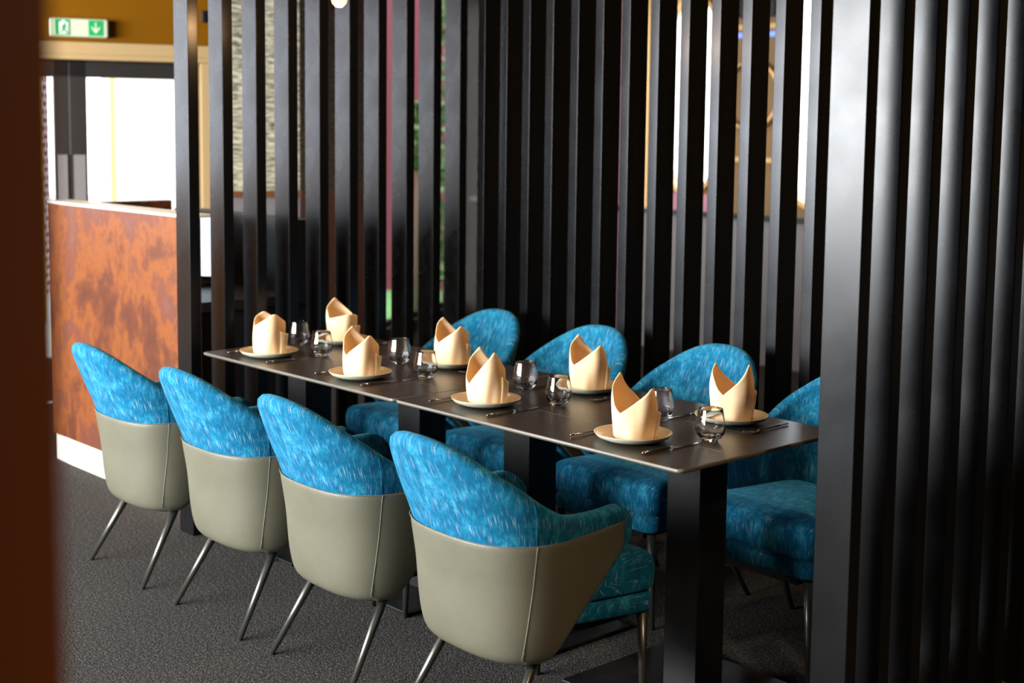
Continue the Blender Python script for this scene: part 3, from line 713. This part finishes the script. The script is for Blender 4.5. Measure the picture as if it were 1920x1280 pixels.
# a napkin folded as a bishop's mitre: a curved standing tube with two peaks and two V openings
def make_napkin(seed, hA, hB, vA, rz_v, lean):
    rnd = random.Random(seed)
    t = thing('folded_napkin', '', 'napkin', (0, 0, 0), 0, 'peach napkins folded into mitres')
    n_, rows = 72, 16
    def hgt(a):      # a in 0..1 round the tube; peak A at .25 (back), peak B at .75 (front), valleys 0 and .5
        d1 = min(abs(a-0.25), 1-abs(a-0.25)); d2 = min(abs(a-0.75), 1-abs(a-0.75))
        p1 = hA-(hA-vA)*min(1, d1/0.25)**1.0; p2 = hB-(hB-vA)*min(1, d2/0.25)**0.95
        p1 -= 0.004*math.exp(-(d1/0.012)**2); p2 -= 0.004*math.exp(-(d2/0.012)**2)
        return max(p1, p2)
    ph = [rnd.uniform(0, 6.28) for _ in range(6)]
    def P(a, tt, off):
        an = 2*PI*a; z = hgt(a)*tt; f_ = z/0.16
        rx = 0.050*(1+0.16*math.sin(PI*min(1, f_*0.95)))-0.002*f_**2
        ry = 0.056*(1+0.16*math.sin(PI*min(1, f_*0.95)))-0.001*f_**2
        w_ = 1+0.035*math.sin(3*an+ph[0]+3*f_)+0.03*math.sin(5*an+ph[1]-4*f_)+0.018*math.sin(9*an+ph[2])*(1-f_)
        x = (rx*w_-off)*math.cos(an); y = (ry*w_-off)*math.sin(an)
        sgn = 1 if math.sin(an) > 0 else -1
        y += lean*f_*f_*0.5 - sgn*0.008*max(0, f_-0.7)
        return Vector((x, y, z+0.0))
    def sheet(name, par, a0, a1, t0, t1, off, th, m, nn=n_, rr=rows, closed=False):
        V, Fc = [], []
        cols = nn if closed else nn+1
        for i in range(cols):
            a = a0+(a1-a0)*i/nn
            for j in range(rr+1): V.append(P(a % 1.0, t0+(t1-t0)*j/rr, off))
        R = rr+1
        for i in range(nn):
            k = (i+1) % cols
            for j in range(rr): Fc.append((i*R+j, k*R+j, k*R+j+1, i*R+j+1))
        o = mesh(name, V, Fc, m, par, smooth=True)
        md = o.modifiers.new('solid', 'SOLIDIFY'); md.thickness = th; md.offset = 0
        return o
    body = sheet('body', t, 0, 1, 0, 1, 0.0, 0.0022, M['napkin'], closed=True)
    # stitched hem just below the rim on both peaks
    for (a0, a1) in ((0.53, 0.74), (0.03, 0.24), (0.26, 0.47)):
        pts = [P(a0+(a1-a0)*k/16, 1-0.0075/hgt(a0+(a1-a0)*k/16), -0.0014 if a0 > 0.5 else 0.0014) for k in range(17)]
        tube('hem', pts, 0.0007, M['napkin_hem'], t, 5)
    # the tucked tail at the side
    V, Fc = [], []
    for i in range(13):
        a = 0.31+0.2*i/12
        for j in range(9):
            p = P(a % 1, j/8*0.62, -0.003-0.009*math.sin(PI*i/12)); V.append(p)
    for i in range(12):
        for j in range(8): Fc.append((i*9+j, (i+1)*9+j, (i+1)*9+j+1, i*9+j+1))
    o = mesh('tucked_tail', V, Fc, M['napkin'], t, smooth=True); md = o.modifiers.new('solid', 'SOLIDIFY'); md.thickness = 0.002; md.offset = 0
    t.rotation_euler = (0, 0, rz_v)
    return t
NAP = {  # right peak, left peak, valley height, turn, lean
 ('near', 0): (0.158, 0.156, 0.105, -0.25, 0.0), ('near', 1): (0.148, 0.168, 0.074, -0.12, 0.0), ('near', 2): (0.168, 0.170, 0.062, -0.32, 0.0), ('near', 3): (0.148, 0.180, 0.076, 0.06, 0.0),
 ('far', 0): (0.118, 0.172, 0.095, -0.1, 0.0), ('far', 1): (0.148, 0.168, 0.082, -0.12, 0.0), ('far', 2): (0.155, 0.178, 0.084, -0.12, 0.0), ('far', 3): (0.172, 0.166, 0.080, 0.18, 0.0)}
NLAB = {('near', 0): 'peach napkin with two even peaks beside the corner nearest the counter', ('near', 1): 'peach napkin standing on the plate second from the counter, near side', ('near', 2): 'tan-lit napkin with hemmed peaks, third from the counter on the near side', ('near', 3): 'napkin with a tall left peak and deep orange opening, near side, nearest the camera',
        ('far', 0): 'napkin with one sloping peak on the far side at the counter end', ('far', 1): 'bright napkin before the second chair across the table', ('far', 2): 'bright napkin with a hemmed edge on the far side, third from the counter', ('far', 3): 'peach napkin with two sharp peaks on the far side by the near screen'}
for side, k, (x, y) in SEATS:
    if plate0 is None: pl = plate0 = make_plate(); 
    else: pl = dup(plate0)
    pl.location = (x, y, TZ+0.0003)
    tag(pl, 'round beige plate under the napkin ' + POS[(side, k)], 'plate', 'beige plates under the napkins')
    hA, hB, v_, rz_, ln = NAP[(side, k)]
    nk = make_napkin(11+k+(5 if side == 'far' else 0), hA, hB, v_, math.radians(-88)+rz_, ln)
    nk.location = (x, y, TZ+0.0075); nk['label'] = NLAB[(side, k)]
# glasses
GL = [(-2.281, 0.382), (-2.007, 0.298), (-1.688, 0.416), (-1.413, 0.314), (-1.042, 0.435), (-0.784, 0.335), (-0.441, 0.419), (-0.165, 0.313)]
GLAB = ['empty tumbler farthest away, beside the napkin at the counter-end corner', 'empty tumbler in front of the farthest one, near the counter end', 'empty tumbler third from the counter, between two napkins', 'empty tumbler fourth from the counter, just past the table joint', 'empty tumbler standing alone in the middle of the near table half', 'empty tumbler right of the tan napkin, before the far plate', 'empty tumbler half hidden behind the tall orange napkin', 'empty tumbler nearest the camera, before the plate by the near screen']
def make_glass():
    # faceted foot: twelve flats that fade into a round wall
    pr_o = [(0.0185, 0.0), (0.0225, 0.0008), (0.0245, 0.0035), (0.036, 0.018), (0.0425, 0.034), (0.041, 0.05), (0.037, 0.072), (0.0337, 0.0905), (0.0333, 0.0917), (0.0328, 0.092)]
    pr_i = [(0.0323, 0.0917), (0.032, 0.0905), (0.0352, 0.072), (0.0392, 0.05), (0.0405, 0.035), (0.033, 0.021), (0.024, 0.0145), (0.012, 0.0128), (0.0, 0.0125)]
    V, Fc = [], []; n_ = 48
    for i, (r_, z) in enumerate(pr_o+pr_i[:-1]):
        for k in range(n_):
            a = 2*PI*k/n_; rr = r_
            if i in (2, 3, 4):
                fa = (a % (PI/4))-PI/8; rr = r_*(0.955/math.cos(fa) if i < 4 else 0.985/math.cos(fa*0.6))
                if i == 4: rr = min(rr, r_)
            V.append((rr*math.cos(a), rr*math.sin(a), z))
    R = len(pr_o)+len(pr_i)-1
    for i in range(R-1):
        for k in range(n_): Fc.append((i*n_+k, i*n_+(k+1) % n_, (i+1)*n_+(k+1) % n_, (i+1)*n_+k))
    Fc.append(tuple(range(n_))[::-1]); Fc.append(tuple((R-1)*n_+j for j in range(n_)))
    o = mesh('tumbler', V, Fc, M['glass'], smooth=True)
    return o
g0 = None
for (x, y), lab in zip(GL, GLAB):
    if g0 is None: o = g0 = make_glass()
    else: o = dup(g0)
    o.location = (x, y, TZ+0.0003); o.rotation_euler = (0, 0, random.uniform(0, 1))
    tag(o, lab, 'glass', 'clear stemless tumblers on the tables')
# cutlery: handle end at local -Y
def make_fork():
    t = thing('fork', '', 'fork', (0, 0, 0), 0, 'forks beside the plates')
    v, f = tube_vf([(0, -0.095, 0.0045), (0, -0.05, 0.0045), (0, 0.0, 0.004), (0, 0.035, 0.006), (0, 0.05, 0.005)], [0.0042, 0.004, 0.003, 0.0025, 0.004], 10, flat=0.75)
    mesh('handle', v, f, M['steel'], t, smooth=True)
    V, Fc = [], []
    for i, (yy, w_, z) in enumerate([(0.048, 0.004, 0.005), (0.056, 0.010, 0.0035), (0.066, 0.0125, 0.002), (0.074, 0.0125, 0.002)]):
        V += [(-w_, yy, z+0.001), (w_, yy, z+0.001), (w_, yy, z+0.0028), (-w_, yy, z+0.0028)]
    for i in range(3):
        for k in range(4): Fc.append((i*4+k, i*4+(k+1) % 4, (i+1)*4+(k+1) % 4, (i+1)*4+k))
    Fc += [(3, 2, 1, 0), (12, 13, 14, 15)]
    for q in range(4):
        xx = -0.0105+q*0.007; pts = [(xx, 0.072, 0.0035), (xx, 0.09, 0.004), (xx*0.95, 0.104, 0.0075)]
        v, f = tube_vf(pts, [0.0019, 0.0016, 0.0009], 6, base=len(V)); V += v; Fc += f
    mesh('fork_head', V, Fc, M['steel'], t, smooth=True)
    return t
def make_knife():
    t = thing('knife', '', 'knife', (0, 0, 0), 0, 'knives beside the plates')
    v, f = tube_vf([(0, -0.112, 0.0045), (0, -0.08, 0.005), (0, -0.01, 0.0048), (0, 0.005, 0.004)], [0.004, 0.0048, 0.0045, 0.0035], 10, flat=0.8)
    mesh('handle', v, f, M['steel'], t, smooth=True)
    P = [(-0.004, 0.0), (0.006, 0.0), (0.0095, 0.02), (0.0095, 0.08), (0.006, 0.10), (-0.001, 0.112), (-0.004, 0.112)]
    V = [(x, y, 0.0008) for x, y in P]+[(x, y, 0.0022) for x, y in P]; N = len(P)
    mesh('blade', V, [tuple(range(N))[::-1], tuple(range(N, 2*N))]+[(k, (k+1) % N, N+(k+1) % N, N+k) for k in range(N)], M['steel'], t)
    return t
f0, k0 = None, None
for side, k, (x, y) in SEATS:
    s = 1 if side == 'near' else -1
    yc = (0.150 if side == 'near' else TW-0.150)
    fo = make_fork() if f0 is None else None
    if fo is None: fo = dup(forkproto)
    else: forkproto = fo
    f0 = forkproto
    fo.location = (x-s*0.136, yc, TZ+0.0003); fo.rotation_euler = (0, 0, (0 if s > 0 else PI)+random.uniform(-0.04, 0.04))
    fo['label'] = 'steel fork beside the plate ' + POS[(side, k)]
    if k0 is None: kn = k0 = make_knife()
    else: kn = dup(k0)
    kn.location = (x+s*0.139, yc+s*0.01, TZ+0.0003); kn.rotation_euler = (0, 0, (0 if s > 0 else PI)+random.uniform(-0.04, 0.04))
    kn['label'] = 'steel knife beside the plate ' + POS[(side, k)]

# ---------------------------------------------------------------- pendant bulb over the tables
pb = thing('pendant_bulb', 'glowing warm pendant bulb hanging at the top of the picture before the screen', 'lamp', (-1.965, 0.35, 2.058))
lathe('bulb', [(0.0, -0.03), (0.012, -0.028), (0.025, -0.015), (0.03, 0.002), (0.026, 0.02), (0.015, 0.04), (0.013, 0.05), (0.0, 0.05)], M['bulb'], pb, n=24)
lathe('socket', [(0.0, 0.045), (0.016, 0.045), (0.017, 0.09), (0.008, 0.1), (0.0, 0.1)], M['black'], pb, n=20)
tube('cord', [(0, 0, 0.09), (0, 0, CEIL-2.058)], 0.003, M['black'], pb, 8)
l = bpy.data.lights.new('bulb_light', 'POINT'); l.energy = 9; l.color = (1, 0.6, 0.28); l.shadow_soft_size = 0.04
lo = bpy.data.objects.new('bulb_light', l); COL.objects.link(lo); lo.location = (-1.965, 0.35, 2.0)
